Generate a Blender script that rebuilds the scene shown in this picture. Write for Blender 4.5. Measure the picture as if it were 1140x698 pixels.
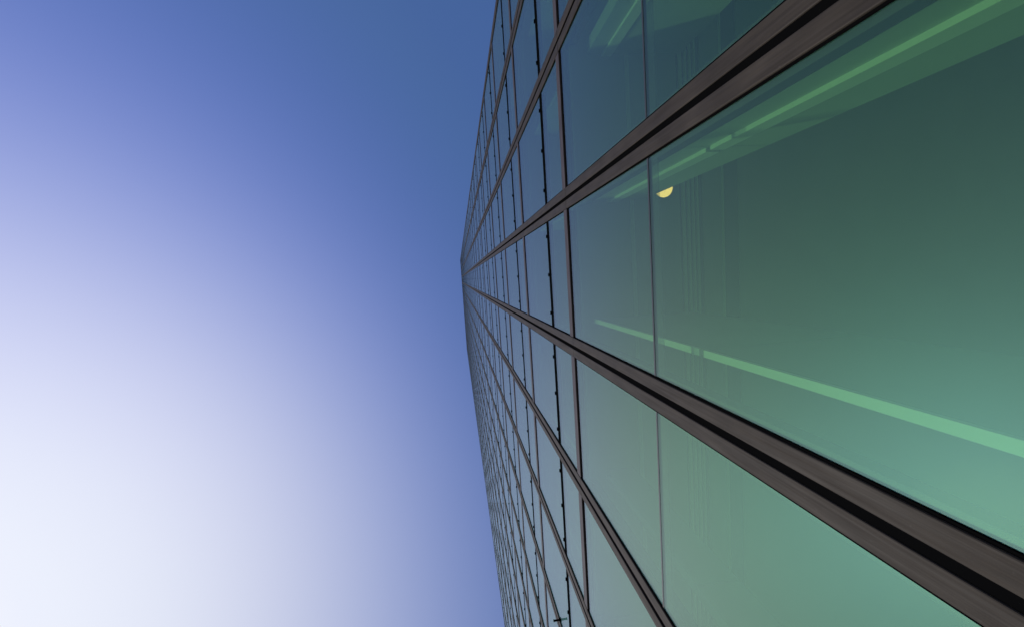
import bpy, bmesh, math, random
from mathutils import Matrix, Vector

random.seed(7)
for o in list(bpy.data.objects):
    bpy.data.objects.remove(o)
sc = bpy.context.scene
COL = sc.collection

# ------------------------------------------------------------------ camera
D = 1.6                       # metres from the lens to the glass
EYE = 1.6                     # lens height above the pavement
M = ((0.98968765, 0.06469575, -0.12779988),
     (-0.07510199, 0.99409252, -0.07835653),
     (0.12197557, 0.08714652, 0.98869988))
FPX = 470.186 / 1140.0
cam = bpy.data.cameras.new('camera')
cam_o = bpy.data.objects.new('camera', cam)
COL.objects.link(cam_o)
mw = Matrix.Identity(4)
for i in range(3):
    mw[i][0] = M[0][i]
    mw[i][1] = -M[1][i]
    mw[i][2] = -M[2][i]
mw[2][3] = EYE
cam_o.matrix_world = mw
cam.sensor_width = 36.0
cam.lens = 36.0 * FPX
cam.clip_start = 0.05
cam.clip_end = 4000
sc.camera = cam_o

# ------------------------------------------------------------------ sky, sun, exposure
SUN_EL, SUN_AZ = math.radians(28), math.radians(154.5)     # azimuth from +X towards +Y
SUN = Vector((math.cos(SUN_EL) * math.cos(SUN_AZ), math.cos(SUN_EL) * math.sin(SUN_AZ), math.sin(SUN_EL)))
world = bpy.data.worlds.new('World')
sc.world = world
world.use_nodes = True
nt = world.node_tree
bg = nt.nodes['Background']
bg.inputs[1].default_value = 0.1
sky = nt.nodes.new('ShaderNodeTexSky')
sky.sky_type = 'NISHITA'
sky.sun_disc = False
sky.sun_elevation = SUN_EL
sky.sun_rotation = math.radians(90) - SUN_AZ
sky.dust_density = 1.0
sky.ozone_density = 2.0
tc = nt.nodes.new('ShaderNodeTexCoord')
# the veiled sky as it brightens towards the hazy sun: (cosine to the veil's centre, linear red, green, blue)
HAZE = [(-0.2, .054, .112, .300), (0.0, .055, .116, .305), (0.1, .056, .120, .312), (0.2, .059, .124, .322),
        (0.27, .064, .132, .329), (0.34, .070, .138, .347), (0.41, .080, .147, .374), (0.48, .096, .163, .411),
        (0.55, .122, .189, .459), (0.62, .164, .230, .518), (0.69, .230, .293, .589), (0.76, .329, .386, .671),
        (0.82, .447, .494, .750), (0.87, .565, .603, .821), (0.91, .665, .699, .880), (0.945, .750, .785, .925),
        (0.975, .811, .845, .950), (0.99, .90, .92, 1.0), (1.0, 1.7, 1.7, 1.6)]


def smooth(t, c):
    """cubic through the HAZE samples, so the sky has no kinks"""
    xs = [h[0] for h in HAZE]
    ys = [h[1 + c] for h in HAZE]
    n = len(xs)
    i = max(j for j in range(n - 1) if xs[j] <= t + 1e-9)
    u = (t - xs[i]) / (xs[i + 1] - xs[i])
    m0, m1 = [(ys[min(j + 1, n - 1)] - ys[max(j - 1, 0)]) / (xs[min(j + 1, n - 1)] - xs[max(j - 1, 0)]) for j in (i, i + 1)]
    h = xs[i + 1] - xs[i]
    return ((2 * u ** 3 - 3 * u * u + 1) * ys[i] + (u ** 3 - 2 * u * u + u) * h * m0
            + (-2 * u ** 3 + 3 * u * u) * ys[i + 1] + (u ** 3 - u * u) * h * m1)


STOPS = [-.2, .1, .2] + [.25 + .03 * q for q in range(24)] + [.955, .97, .98, .99, 1.0]


def veil(azimuth):
    """brightness of the veil by the angle to its centre at this azimuth"""
    az = math.radians(azimuth)
    dot = nt.nodes.new('ShaderNodeVectorMath'); dot.operation = 'DOT_PRODUCT'
    dot.inputs[1].default_value = (math.cos(SUN_EL) * math.cos(az), math.cos(SUN_EL) * math.sin(az), math.sin(SUN_EL))
    nt.links.new(tc.outputs['Generated'], dot.inputs[0])
    mr = nt.nodes.new('ShaderNodeMapRange')
    mr.inputs['From Min'].default_value = -0.2
    mr.inputs['From Max'].default_value = 1.0
    nt.links.new(dot.outputs['Value'], mr.inputs['Value'])
    ramp = nt.nodes.new('ShaderNodeValToRGB')
    cr = ramp.color_ramp
    cr.interpolation = 'LINEAR'
    while len(cr.elements) < len(STOPS):
        cr.elements.new(0.5)
    for e, t in zip(cr.elements, STOPS):
        e.position = (t + 0.2) / 1.2
    for e, t in zip(cr.elements, STOPS):
        e.color = (smooth(t, 0), smooth(t, 1), smooth(t, 2), 1)
    nt.links.new(mr.outputs[0], ramp.inputs[0])
    sp = nt.nodes.new('ShaderNodeSeparateColor')
    nt.links.new(ramp.outputs[0], sp.inputs[0])
    return sp.outputs


warm, cool = veil(150.3), veil(155.5)                  # the blue of the veil reaches further round than its white
veil_rgb = nt.nodes.new('ShaderNodeCombineColor')
nt.links.new(warm[0], veil_rgb.inputs[0])
nt.links.new(warm[1], veil_rgb.inputs[1])
nt.links.new(cool[2], veil_rgb.inputs[2])


def vscale(node_tree, src, k):
    n = node_tree.nodes.new('ShaderNodeVectorMath'); n.operation = 'SCALE'
    n.inputs['Scale'].default_value = k
    node_tree.links.new(src, n.inputs[0])
    return n.outputs[0]


add = nt.nodes.new('ShaderNodeVectorMath'); add.operation = 'ADD'
nt.links.new(vscale(nt, veil_rgb.outputs[0], 10.0), add.inputs[0])
nt.links.new(vscale(nt, sky.outputs[0], 0.06), add.inputs[1])
nt.links.new(add.outputs[0], bg.inputs[0])

sun = bpy.data.lights.new('sun', 'SUN')
sun.energy = 2.0
sun.angle = math.radians(1.2)
sun.color = (1.0, .96, .91)
sun_o = bpy.data.objects.new('sun', sun)
COL.objects.link(sun_o)
sun_o.rotation_euler = SUN.to_track_quat('Z', 'Y').to_euler()

vs = sc.view_settings
vs.view_transform = 'Standard'
vs.look = 'None'
vs.exposure = 0
vs.gamma = 1
vs.use_curve_mapping = False
sc.cycles.max_bounces = 10
sc.cycles.transparent_max_bounces = 24
sc.cycles.diffuse_bounces = 4
sc.cycles.glossy_bounces = 4


# ------------------------------------------------------------------ materials
def material(name):
    m = bpy.data.materials.new(name)
    m.use_nodes = True
    n = m.node_tree
    for x in list(n.nodes):
        n.nodes.remove(x)
    out = n.nodes.new('ShaderNodeOutputMaterial')
    return m, n, out


def plain(name, col, rough=.6, noise=0.0, scale=3.0, metallic=0.0, spec=.5):
    m, n, out = material(name)
    p = n.nodes.new('ShaderNodeBsdfPrincipled')
    p.inputs['Roughness'].default_value = rough
    p.inputs['Metallic'].default_value = metallic
    p.inputs['Specular IOR Level'].default_value = spec
    p.inputs['Base Color'].default_value = (*col, 1)
    if noise:
        t = n.nodes.new('ShaderNodeTexCoord')
        z = n.nodes.new('ShaderNodeTexNoise')
        z.inputs['Scale'].default_value = scale
        z.inputs['Detail'].default_value = 8
        n.links.new(t.outputs['Object'], z.inputs[0])
        r = n.nodes.new('ShaderNodeValToRGB')
        r.color_ramp.elements[0].position = .3
        r.color_ramp.elements[1].position = .7
        r.color_ramp.elements[0].color = (*[c * (1 - noise) for c in col], 1)
        r.color_ramp.elements[1].color = (*[c * (1 + noise) for c in col], 1)
        n.links.new(z.outputs[0], r.inputs[0])
        n.links.new(r.outputs[0], p.inputs['Base Color'])
    n.links.new(p.outputs[0], out.inputs[0])
    return m


def brushed(name, col, along, rough=.38, metallic=.75):
    """weathered bronze-grey anodised bars, drawn along one axis"""
    m, n, out = material(name)
    p = n.nodes.new('ShaderNodeBsdfPrincipled')
    p.inputs['Metallic'].default_value = metallic
    p.inputs['Specular IOR Level'].default_value = .12
    t = n.nodes.new('ShaderNodeTexCoord')

    def noise(scale, detail, stretch):
        mp = n.nodes.new('ShaderNodeMapping')
        s = [scale] * 3
        s[along] = scale * stretch
        mp.inputs['Scale'].default_value = s
        n.links.new(t.outputs['Object'], mp.inputs[0])
        z = n.nodes.new('ShaderNodeTexNoise')
        z.inputs['Scale'].default_value = 1
        z.inputs['Detail'].default_value = detail
        n.links.new(mp.outputs[0], z.inputs[0])
        return z.outputs[0]

    def rampd(src, lo, hi, a, b):
        r = n.nodes.new('ShaderNodeValToRGB')
        r.color_ramp.elements[0].position = lo
        r.color_ramp.elements[1].position = hi
        r.color_ramp.elements[0].color = (a, a, a, 1)
        r.color_ramp.elements[1].color = (b, b, b, 1)
        n.links.new(src, r.inputs[0])
        return r.outputs[0]

    streak = rampd(noise(90, 6, .02), .3, .7, .82, 1.16)
    blotch = rampd(noise(9, 8, .35), .35, .75, .8, 1.2)
    dust = rampd(noise(55, 4, .5), .68, .78, 0, 1)

    def mul(a, b):
        q = n.nodes.new('ShaderNodeMix'); q.data_type = 'RGBA'; q.blend_type = 'MULTIPLY'
        q.inputs[0].default_value = 1
        n.links.new(a, q.inputs[6])
        if isinstance(b, tuple):
            q.inputs[7].default_value = (*b, 1)
        else:
            n.links.new(b, q.inputs[7])
        return q.outputs[2]

    c = mul(mul(streak, blotch), col)
    q = n.nodes.new('ShaderNodeMix'); q.data_type = 'RGBA'
    k = n.nodes.new('ShaderNodeMath'); k.operation = 'MULTIPLY'; k.inputs[1].default_value = .35
    n.links.new(dust, k.inputs[0])
    n.links.new(k.outputs[0], q.inputs[0])
    n.links.new(c, q.inputs[6])
    q.inputs[7].default_value = (.13, .115, .10, 1)
    n.links.new(q.outputs[2], p.inputs['Base Color'])
    n.links.new(rampd(noise(60, 5, .03), .3, .7, rough - .08, rough + .12), p.inputs['Roughness'])
    b = n.nodes.new('ShaderNodeBump')
    b.inputs['Strength'].default_value = .12
    b.inputs['Distance'].default_value = .002
    n.links.new(noise(140, 4, .015), b.inputs['Height'])
    n.links.new(b.outputs[0], p.inputs['Normal'])
    n.links.new(p.outputs[0], out.inputs[0])
    return m


def glass(name, tint=(.59, .775, .57), near=(.56, .72, .16), r0=.034):
    """green coated float glass: clear transmission, Schlick reflection, specks of dirt"""
    m, n, out = material(name)
    lw = n.nodes.new('ShaderNodeLayerWeight')
    lw.inputs['Blend'].default_value = .5
    pw = n.nodes.new('ShaderNodeMath'); pw.operation = 'POWER'; pw.inputs[1].default_value = 3.6
    n.links.new(lw.outputs['Facing'], pw.inputs[0])
    fr = n.nodes.new('ShaderNodeMapRange')
    fr.inputs['To Min'].default_value = r0
    fr.inputs['To Max'].default_value = .98
    n.links.new(pw.outputs[0], fr.inputs[0])
    tr = n.nodes.new('ShaderNodeBsdfTransparent'); tr.inputs[0].default_value = (*tint, 1)
    gl = n.nodes.new('ShaderNodeBsdfGlossy'); gl.inputs['Roughness'].default_value = 0.0
    cm = n.nodes.new('ShaderNodeMix'); cm.data_type = 'RGBA'
    cmf = n.nodes.new('ShaderNodeMapRange')
    cmf.inputs['From Min'].default_value = .25
    cmf.inputs['From Max'].default_value = .8
    n.links.new(lw.outputs['Facing'], cmf.inputs[0])
    n.links.new(cmf.outputs[0], cm.inputs[0])
    cm.inputs[6].default_value = (*near, 1)
    cm.inputs[7].default_value = (.92, .82, .72, 1)
    n.links.new(cm.outputs[2], gl.inputs[0])
    mx = n.nodes.new('ShaderNodeMixShader')
    n.links.new(fr.outputs[0], mx.inputs[0])
    n.links.new(tr.outputs[0], mx.inputs[1])
    n.links.new(gl.outputs[0], mx.inputs[2])
    # a greasy film that smears the sun's reflection
    fg = n.nodes.new('ShaderNodeBsdfGlossy'); fg.inputs['Roughness'].default_value = .48
    fg.inputs[0].default_value = (.44, .92, 1.0, 1)
    mf = n.nodes.new('ShaderNodeMixShader'); mf.inputs[0].default_value = .045
    n.links.new(mx.outputs[0], mf.inputs[1])
    n.links.new(fg.outputs[0], mf.inputs[2])
    mx = mf
    # dirt specks and a faint film
    t = n.nodes.new('ShaderNodeTexCoord')
    v = n.nodes.new('ShaderNodeTexVoronoi'); v.inputs['Scale'].default_value = 2.3
    n.links.new(t.outputs['Object'], v.inputs[0])
    lt = n.nodes.new('ShaderNodeMath'); lt.operation = 'LESS_THAN'; lt.inputs[1].default_value = .008
    n.links.new(v.outputs['Distance'], lt.inputs[0])
    z = n.nodes.new('ShaderNodeTexNoise'); z.inputs['Scale'].default_value = 1.7; z.inputs['Detail'].default_value = 6
    n.links.new(t.outputs['Object'], z.inputs[0])
    fm = n.nodes.new('ShaderNodeMapRange')
    fm.inputs['From Min'].default_value = .35
    fm.inputs['From Max'].default_value = .8
    fm.inputs['To Min'].default_value = .004
    fm.inputs['To Max'].default_value = .03
    n.links.new(z.outputs[0], fm.inputs[0])
    mxx = n.nodes.new('ShaderNodeMath'); mxx.operation = 'MAXIMUM'
    k = n.nodes.new('ShaderNodeMath'); k.operation = 'MULTIPLY'; k.inputs[1].default_value = .6
    n.links.new(lt.outputs[0], k.inputs[0])
    n.links.new(k.outputs[0], mxx.inputs[0])
    n.links.new(fm.outputs[0], mxx.inputs[1])
    di = n.nodes.new('ShaderNodeBsdfDiffuse'); di.inputs[0].default_value = (.10, .11, .10, 1)
    m2 = n.nodes.new('ShaderNodeMixShader')
    n.links.new(mxx.outputs[0], m2.inputs[0])
    n.links.new(mx.outputs[0], m2.inputs[1])
    n.links.new(di.outputs[0], m2.inputs[2])
    n.links.new(m2.outputs[0], out.inputs[0])
    return m


def veil_film(name, col, cover):
    """translucent grey edge film"""
    m, n, out = material(name)
    a = n.nodes.new('ShaderNodeBsdfTransparent')
    b = n.nodes.new('ShaderNodeBsdfDiffuse'); b.inputs[0].default_value = (*col, 1)
    x = n.nodes.new('ShaderNodeMixShader'); x.inputs[0].default_value = cover
    n.links.new(a.outputs[0], x.inputs[1])
    n.links.new(b.outputs[0], x.inputs[2])
    n.links.new(x.outputs[0], out.inputs[0])
    return m


def glow(name, col, strength):
    m, n, out = material(name)
    e = n.nodes.new('ShaderNodeEmission')
    e.inputs[0].default_value = (*col, 1)
    e.inputs[1].default_value = strength
    n.links.new(e.outputs[0], out.inputs[0])
    return m


M_BAR_V = brushed('bronze_grey_upright', (.050, .041, .031), 2, .60, 0.0)
M_BAR_H = brushed('bronze_grey_transom', (.074, .062, .058), 1, .52, 0.0)
M_BLACK = plain('black_rubber_and_gap_shade', (.004, .004, .004), .9, spec=0.0)  # rubber and black fittings; also the shade in grooves and gaps, as colour
M_DARK = plain('dark_inner_frame', (.035, .04, .04), .5)
M_GREY = veil_film('grey_edge_film', (.15, .14, .17), .3)
M_SEAL = veil_film('grey_unit_seal', (.17, .14, .17), .8)
M_GLASS = glass('green_float_glass')
M_CEIL = plain('pale_ceiling', (.36, .37, .36), .8, .06, 1.2)
M_BAND = plain('pale_ceiling_band', (.64, .66, .64), .7)
M_SLOT = plain('ceiling_slot_dark', (.12, .125, .125), .6)
M_WALL = plain('pale_partition', (.46, .48, .47), .75, .05, 1.5)
M_RAIL = plain('white_edge_trim', (.84, .83, .88), .6)
M_CORE = plain('core_wall_grey', (.30, .31, .31), .8, .08, .6)
M_FLOOR = plain('lobby_stone', (.38, .37, .35), .5, .12, 2.0)
M_SLAB = plain('slab_concrete', (.33, .33, .33), .85, .1, 1.0)
M_CLAD = plain('side_cladding', (.12, .12, .13), .45, .08, .8, metallic=.3)
M_PAVE = plain('granite_pavement', (.34, .33, .31), .85, .18, 1.1)
M_ROOF = plain('roof_membrane', (.2, .2, .2), .9, .1, .7)
M_LAMP = glow('warm_lamp', (1.0, .48, .18), 2.9)
M_STEEL = plain('dull_steel', (.35, .35, .35), .4, metallic=.8)


# ------------------------------------------------------------------ mesh helpers
def link(name, bm, mat, parent=None, bevel=0.0, kind=None, label=None):
    me = bpy.data.meshes.new(name)
    bm.normal_update()
    bm.to_mesh(me)
    bm.free()
    me.materials.append(mat)
    o = bpy.data.objects.new(name, me)
    COL.objects.link(o)
    if parent:
        o.parent = parent
    if bevel:
        b = o.modifiers.new('bevel', 'BEVEL')
        b.width = bevel
        b.segments = 2
        b.limit_method = 'ANGLE'
    if kind:
        o['kind'] = kind
    if label:
        o['label'] = label
    return o


def box(bm, x0, x1, y0, y1, z0, z1):
    vv = [bm.verts.new((x, y, z)) for x in (x0, x1) for y in (y0, y1) for z in (z0, z1)]
    for f in ((0, 1, 3, 2), (4, 6, 7, 5), (0, 4, 5, 1), (2, 3, 7, 6), (0, 2, 6, 4), (1, 5, 7, 3)):
        bm.faces.new([vv[i] for i in f])


def rod(bm, c, axis, r, length, seg=10):
    """closed cylinder centred on c along axis 0/1/2"""
    a, b = [(1, 2), (2, 0), (0, 1)][axis]
    rings = []
    for s in (-.5, .5):
        ring = []
        for i in range(seg):
            p = list(c)
            p[axis] += s * length
            p[a] += r * math.cos(2 * math.pi * i / seg)
            p[b] += r * math.sin(2 * math.pi * i / seg)
            ring.append(bm.verts.new(p))
        rings.append(ring)
    for i in range(seg):
        j = (i + 1) % seg
        bm.faces.new((rings[0][i], rings[0][j], rings[1][j], rings[1][i]))
    bm.faces.new(rings[0][::-1])
    bm.faces.new(rings[1])


def Z(h):
    return EYE + D * h


def X(n):
    return D * n


def Y(a):
    return D * a


def empty(name, loc=(0, 0, 0)):
    o = bpy.data.objects.new(name, None)
    o.location = loc
    COL.objects.link(o)
    return o


# ------------------------------------------------------------------ the pavement
bm = bmesh.new()
R = 1500
for q in ((-R, R, -R, R),):
    vv = [bm.verts.new(p) for p in ((-R, -R, 0), (R, -R, 0), (R, R, 0), (-R, R, 0))]
    bm.faces.new(vv)
link('pavement', bm, M_PAVE, kind='structure')

# ------------------------------------------------------------------ the tower
PITCH = 1.312
C0 = .668                                              # the upright just below the lens axis
IDX = list(range(-4, 13))                              # 17 uprights
CEN = {k: C0 + PITCH * k for k in IDX}
CEN[-1] = -.645
CEN[-2] = -1.958
CEN[-3] = -3.258
CEN[-4] = -4.545
PER = 2.411
NP = 41
P0, P1, P2 = 3.615, 3.668, 3.772                       # gap bottom, bar bottom, bar top of the first storey line
Q0, Q1 = 4.433, 4.541                                  # vent gap below the tall panes
TOP = Z(P2 + PER * (NP - 1))
XG = D                                                 # outer face of the glass
XF = XG - .02                                          # outer face of the uprights
BI, BO = .026, .140                                    # upright bars: inner / outer half widths
GK = .154
XBACK = XG + 22.0
YMIN = Y(CEN[-4]) - .12
YMAX = Y(CEN[12]) + .12

tower = empty('glass_office_tower', (XG, 0, 0))
tower['label'] = 'tall green glass office tower with bronze grey bar grid, seen from its foot'
tower['category'] = 'office tower'
bpy.context.view_layer.update()


def part(name, bm, mat, parent=None, **kw):
    """link under the tower (or one of its parts), keeping world positions"""
    bmesh.ops.translate(bm, verts=bm.verts, vec=(-XG, 0, 0))
    return link(name, bm, mat, parent or tower, **kw)


# uprights: twin bars with a black groove, spliced at every storey line
for k in IDX:
    c = Y(CEN[k])
    bm = bmesh.new()
    cuts = [0.0] + [Z(P1 + PER * i) - .004 for i in range(NP)] + [TOP + .35]
    sides = [(-BO, -BI), (BI, BO)]
    if k == -4:
        sides = [(-.10, .085)]
    if k == 12:
        sides = [(-.085, .10)]
    for s0, s1 in sides:
        for i in range(len(cuts) - 1):
            box(bm, XF, XG + .10, c + s0, c + s1, cuts[i] + (.003 if i else 0), cuts[i + 1] - .003)
    mul = part('mullion', bm, M_BAR_V, bevel=.006 if k in (-3, -2, -1, 0, 1, 2) else 0)
    bm = bmesh.new()
    if len(sides) == 2:
        box(bm, XF + .009, XG + .09, c - BI + .0005, c + BI - .0005, 0, TOP + .3)  # shallow black fill: the deep groove's shade put into its colour
        box(bm, XG - .008, XG + .03, c - GK, c - BO - .001, 0, TOP)
        box(bm, XG - .008, XG + .03, c + BO + .001, c + GK, 0, TOP)
    else:
        s0, s1 = sides[0]
        if k == -4:
            box(bm, XG - .006, XG + .03, c + s1 + .001, c + s1 + .014, 0, TOP)
        else:
            box(bm, XG - .006, XG + .03, c + s0 - .014, c + s0 - .001, 0, TOP)
    part('gasket_and_groove_shade', bm, M_BLACK, mul)
    if len(sides) == 2:                                # grey seal along the edges of the glass units
        bm = bmesh.new()
        box(bm, XG + .0145, XG + .022, c - GK - .034, c - GK + .002, .1, TOP - .1)
        box(bm, XG + .0145, XG + .022, c + GK - .002, c + GK + .034, .1, TOP - .1)
        part('edge_seal', bm, M_SEAL, mul)


def bay(k):
    """clear width of the bay above upright k"""
    y0 = Y(CEN[k]) + GK
    y1 = Y(CEN[k + 1]) - GK
    if k == -4:
        y0 = Y(CEN[k]) + .099
    if k + 1 == 12:
        y1 = Y(CEN[k + 1]) - .099
    return y0, y1


BAYS = IDX[:-1]
# transoms of every storey line
for i in range(NP):
    o = PER * i
    bm = bmesh.new()
    for k in BAYS:
        y0, y1 = bay(k)
        box(bm, XF + .006, XG + .09, y0 - .010, y1 + .010, Z(P1 + o), Z(P2 + o))
    tr = part('transom', bm, M_BAR_H, bevel=.004 if i < 3 else 0)
    bm = bmesh.new()
    for k in BAYS:
        y0, y1 = bay(k)
        box(bm, XG + .004, XG + .08, y0, y1, Z(P0 + o) + .002, Z(P1 + o) - .001)  # black strip carries the shade of the recessed gap in its colour
        box(bm, XG - .004, XG + .06, y0, y1, Z(P2 + o) + .001, Z(P2 + o) + .014)
    part('shadow_gap', bm, M_BLACK, tr)

# vent gaps with their hinge knuckles
def project(p):
    v = Vector((p[0], p[1], p[2] - EYE))
    c = [sum(M[r][j] * v[j] for j in range(3)) for r in range(3)]
    if c[2] < .05:
        return None
    return .5 + FPX * c[0] / c[2], .5 * 698 / 1140 + FPX * c[1] / c[2], v.length


hinge_spots = []
vents = []
for i in range(NP - 1):
    o = PER * i
    bm = bmesh.new()
    for k in BAYS:
        y0, y1 = bay(k)
        box(bm, XG - .006, XG + .07, y0, y1, Z(Q0 + o) + .030, Z(Q1 + o) - .001)  # solid black bar painted as the darkness of an open gap
        ym = .5 * (y0 + y1)
        for d in (-.66, 0, .66):
            p = (XG - .012, ym + d, Z(Q1 + o) - .010)
            q = project(p)
            vis = q and 0 <= q[0] <= 1 and 0 <= q[1] <= .6123
            hinge_spots.append((q[2] if vis else 1e9, i, p))
    vents.append(part('vent_gap', bm, M_BLACK))


def knuckle(bm, p, seg=10):
    rod(bm, p, 1, .016, .055, seg)
    box(bm, p[0] - .004, XG - .007, p[1] - .02, p[1] + .02, p[2] - .04, p[2] - .004)


hinge_spots.sort(key=lambda t: t[0])
for dist, i, p in hinge_spots[:100]:
    bm = bmesh.new()
    knuckle(bm, p)
    part('hinge', bm, M_BLACK, vents[i])
bm = bmesh.new()
for dist, i, p in hinge_spots[100:]:
    knuckle(bm, p, 6)
part('hinge', bm, M_BLACK, kind='stuff')

# thin joint in the ground storey glazing, with the grey rail behind it
bm = bmesh.new()
for k in BAYS:
    y0, y1 = bay(k)
    box(bm, XG - .003, XG + .03, y0, y1, Z(2.0825), Z(2.0955))
gj = part('glazing_joint', bm, M_DARK)
bm = bmesh.new()
for k in BAYS:
    y0, y1 = bay(k)
    box(bm, XG + .0145, XG + .022, y0 + .036, y1 - .036, Z(2.002), Z(2.086))
part('edge_seal', bm, M_GREY, gj)

# panes: the hundred that show largest are parts, the others one part
rows = [(.12, Z(2.082)), (Z(2.096), Z(P0))]
for i in range(NP - 1):
    o = PER * i
    rows.append((Z(P2 + o) + .015, Z(Q0 + o) + .029))
    rows.append((Z(Q1 + o), Z(P0 + o + PER) + .001))
cells = {}
for k in BAYS:
    y0, y1 = bay(k)
    for r, (z0, z1) in enumerate(rows):
        cells[(k, r)] = (y0, y1, z0, z1)
count = {c: 0 for c in cells}
for px in range(4, 1140, 3):
    for py in range(2, 698, 3):
        v = (px - 570, py - 349, 470.186)
        d = [sum(M[r][j] * v[r] for r in range(3)) for j in range(3)]
        if d[0] <= 1e-4:
            continue
        y = D * d[1] / d[0]
        z = EYE + D * d[2] / d[0]
        if not (YMIN < y < YMAX and .12 < z < TOP):
            continue
        k = int(math.floor((y / D - C0) / PITCH))
        k = max(-4, min(11, k))
        for r, (z0, z1) in enumerate(rows):
            if z0 < z < z1:
                count[(k, r)] += 1
                break
order = sorted(cells, key=lambda c: -count[c])


def pane(bm, c, tilt=True):
    y0, y1, z0, z1 = cells[c]
    n0 = len(bm.verts)
    box(bm, XG, XG + .012, y0 + .0005, y1 - .0005, z0 + .0005, z1 - .0005)
    if tilt:                                            # every pane sits a hair out of true
        bm.verts.ensure_lookup_table()
        rz, ry = random.gauss(0, .0012), random.gauss(0, .0010)
        cy, cz = .5 * (y0 + y1), .5 * (z0 + z1)
        for v in bm.verts[n0:]:
            v.co.x += rz * (v.co.y - cy) + ry * (v.co.z - cz) * min(1, 2.4 / (z1 - z0))


for c in order[:100]:
    bm = bmesh.new()
    pane(bm, c)
    part('window_pane', bm, M_GLASS)
bm = bmesh.new()
for c in order[100:]:
    pane(bm, c)
part('window_pane', bm, M_GLASS, kind='stuff')

# dark posts behind the uprights
for k in IDX:
    c = Y(CEN[k])
    bm = bmesh.new()
    w = .142
    lo, hi = (c - w, c + w)
    if k == -4:
        lo = c - .05
    if k == 12:
        hi = c + .05
    box(bm, XG + .105, X(1.12), lo, hi, .02, Z(P0) - .01)
    part('inner_post', bm, M_DARK)

# ------------------------------------------------------------------ lobby: two storeys high
ZC = Z(3.575)
bm = bmesh.new()
box(bm, XG + .10, XBACK - .4, YMIN + .3, YMAX - .3, .0, .02)
part('lobby_floor', bm, M_FLOOR)
NS = [1.534, 1.57, 1.995, 2.016, 2.046, 2.067, 2.089, 2.11, 2.131, 2.152, 2.17, 2.212, 2.389, 2.411, 2.559]
edges = [1.065] + NS + [(XBACK - .4) / D]
kinds = ['c', 'b', 'c', 's', 'b', 's', 'b', 's', 'b', 's', 'b', 's', 'c', 'b', 's', 'c']
bmc, bmb = bmesh.new(), bmesh.new()
slots = []
for a, b, t in zip(edges[:-1], edges[1:], kinds):
    if t == 'c':
        box(bmc, X(a), X(b), YMIN + .3, YMAX - .3, ZC, ZC + .10)
    elif t == 'b':
        box(bmb, X(a) + .001, X(b) - .001, YMIN + .3, YMAX - .3, ZC - .008, ZC + .09)
    else:
        slots.append((a, b))
ceil = part('ceiling', bmc, M_CEIL)
part('ceiling_band', bmb, M_BAND, ceil)
for a, b in slots:
    bm = bmesh.new()
    box(bm, X(a) + .001, X(b) - .001, YMIN + .3, YMAX - .3, ZC + .025, ZC + .09)
    part('ceiling_slot', bm, M_SLOT, ceil)

bm = bmesh.new()
box(bm, X(7.5), X(7.5) + .3, YMIN + .4, YMAX - .4, .02, ZC - .002)
part('core_wall', bm, M_CORE)

# partitions standing behind the uprights, in two lifts with an open joint at mid height
for k in IDX[1:-1]:
    c = CEN[k]
    if k == -1:
        a0, a1, n0, n1 = c - .045, -.600, 1.21, 1.68
    elif k == 0:
        a0, a1, n0, n1 = .418, .449, 1.18, 2.06
    elif k == -2:
        a0, a1, n0, n1 = c + .06, -1.80, 1.21, 2.03
    elif k == 1:
        a0, a1, n0, n1 = 1.80, 1.87, 1.21, 1.46
    else:
        a0, a1, n0, n1 = c - .045, c + .045, 1.21, 1.68
    zj = Z(2.10) if k else Z(1.92)
    bm = bmesh.new()
    box(bm, X(n0), X(n1), Y(a0), Y(a1), .02, zj - .006)
    box(bm, X(n0), X(n1), Y(a0), Y(a1), zj + .006, ZC - .002)
    box(bm, X(n0) + .02, X(n1) - .02, Y(a0) + .02, Y(a1) - .02, zj - .007, zj + .007)
    pt = part('partition', bm, M_WALL)
    bm = bmesh.new()
    if k == 0:
        for z0, z1 in ((.02, zj - .03), (zj + .03, ZC - .003)):
            box(bm, X(n0) - .03, X(n0) - .001, Y(a0) - .004, Y(a1) + .004, z0, z1)
    else:
        for z0, z1 in ((.02, zj - .03), (zj + .03, ZC - .003)):
            box(bm, X(1.335), X(1.415), Y(a1) + .001, Y(a1) + .035, z0, z1)
    part('edge_trim', bm, M_RAIL, pt)

# ------------------------------------------------------------------ office floors above
for i in range(NP):
    o = PER * i
    bm = bmesh.new()
    box(bm, XG + .13, XBACK - .4, YMIN + .3, YMAX - .3, Z(P0 + o) + (.25 if i == 0 else .02), Z(P2 + o) - .01)
    part('floor_slab', bm, M_SLAB)
bm = bmesh.new()
box(bm, X(5.5), X(5.5) + .3, YMIN + .5, YMAX - .5, Z(P2), TOP - .3)
part('core_wall', bm, M_CORE)
for i in range(3):
    o = PER * i
    z0, z1 = Z(P2 + o), Z(P0 + o + PER)
    bm = bmesh.new()
    box(bm, X(1.11), X(5.4), YMIN + .4, YMAX - .4, z1 - .12, z1 + .018)
    part('ceiling', bm, M_CEIL)
    for k in IDX[1:-1]:
        c = CEN[k]
        bm = bmesh.new()
        box(bm, X(1.2), X(1.6), Y(c - .05), Y(c + .05), z0, z1 - .122)
        part('partition', bm, M_WALL)

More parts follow.
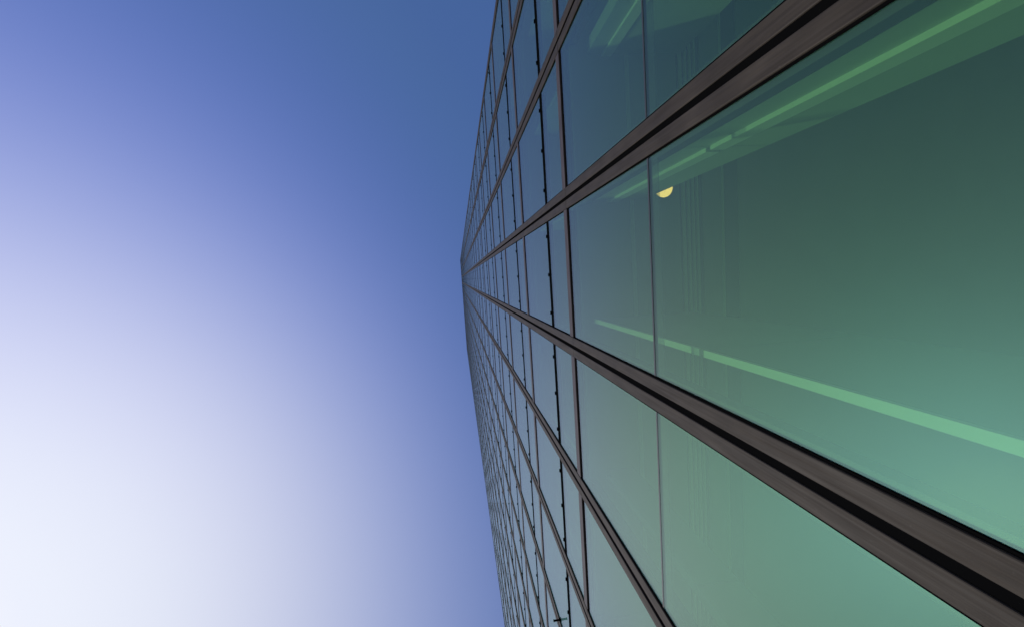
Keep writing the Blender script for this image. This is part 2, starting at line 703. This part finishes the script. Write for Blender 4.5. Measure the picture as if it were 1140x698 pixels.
# ------------------------------------------------------------------ side, back and roof
for y0, y1 in ((YMIN - .03, YMIN + .25), (YMAX - .25, YMAX + .03)):
    bm = bmesh.new()
    for i in range(NP + 1):
        z0 = 0 if i == 0 else Z(P1 + PER * (i - 1)) + .02
        z1 = TOP if i == NP else Z(P1 + PER * i) - .02
        n = 8
        for j in range(n):
            xa = XG + .12 + (XBACK - XG - .12) * j / n
            xb = XG + .12 + (XBACK - XG - .12) * (j + 1) / n
            if z1 > z0:
                box(bm, xa + .01, xb - .01, y0, y1, z0, z1)
    part('side_wall', bm, M_CLAD)
bm = bmesh.new()
box(bm, XBACK - .3, XBACK, YMIN + .26, YMAX - .26, 0, TOP)
part('rear_wall', bm, M_CLAD)
bm = bmesh.new()
box(bm, XG + .12, XBACK - .31, YMIN + .26, YMAX - .26, TOP - .25, TOP - .02)
part('roof', bm, M_ROOF)
bm = bmesh.new()
box(bm, XF + .004, XG + .11, Y(CEN[-4]) + .10, Y(CEN[12]) - .10, TOP + .02, TOP + .34)
part('parapet', bm, M_BAR_H)

# anchor arm sticking out of the grid, high above the lens
bm = bmesh.new()
p = (XG, Y(4.50), Z(5.07))
rod(bm, (XG - .075, p[1], p[2]), 0, .020, .13, 12)
rod(bm, (XG - .014, p[1], p[2]), 0, .045, .014, 12)
rod(bm, (XG - .139, p[1], p[2]), 0, .028, .012, 12)
part('anchor_arm', bm, M_BLACK)

# ------------------------------------------------------------------ the one lit lamp in the lobby ceiling
lx, ly, lr = X(1.837), Y(-.682), .134
lamp = empty('ceiling_lamp', (lx, ly, ZC))
lamp['label'] = 'round warm lit ceiling lamp half hidden behind a lobby partition'
lamp['category'] = 'ceiling lamp'
bm = bmesh.new()
rod(bm, (0, 0, -.022), 2, lr, .018, 40)
link('diffuser', bm, M_LAMP, lamp)
bm = bmesh.new()
seg = 40
prof = [(lr + .003, -.001), (lr + .003, -.034), (lr + .022, -.034), (lr + .022, -.001)]
rings = [[bm.verts.new((r * math.cos(2 * math.pi * i / seg), r * math.sin(2 * math.pi * i / seg), z)) for i in range(seg)] for r, z in prof]
for a in range(4):
    for i in range(seg):
        j = (i + 1) % seg
        b = (a + 1) % 4
        bm.faces.new((rings[a][i], rings[a][j], rings[b][j], rings[b][i]))
link('trim_ring', bm, M_STEEL, lamp)
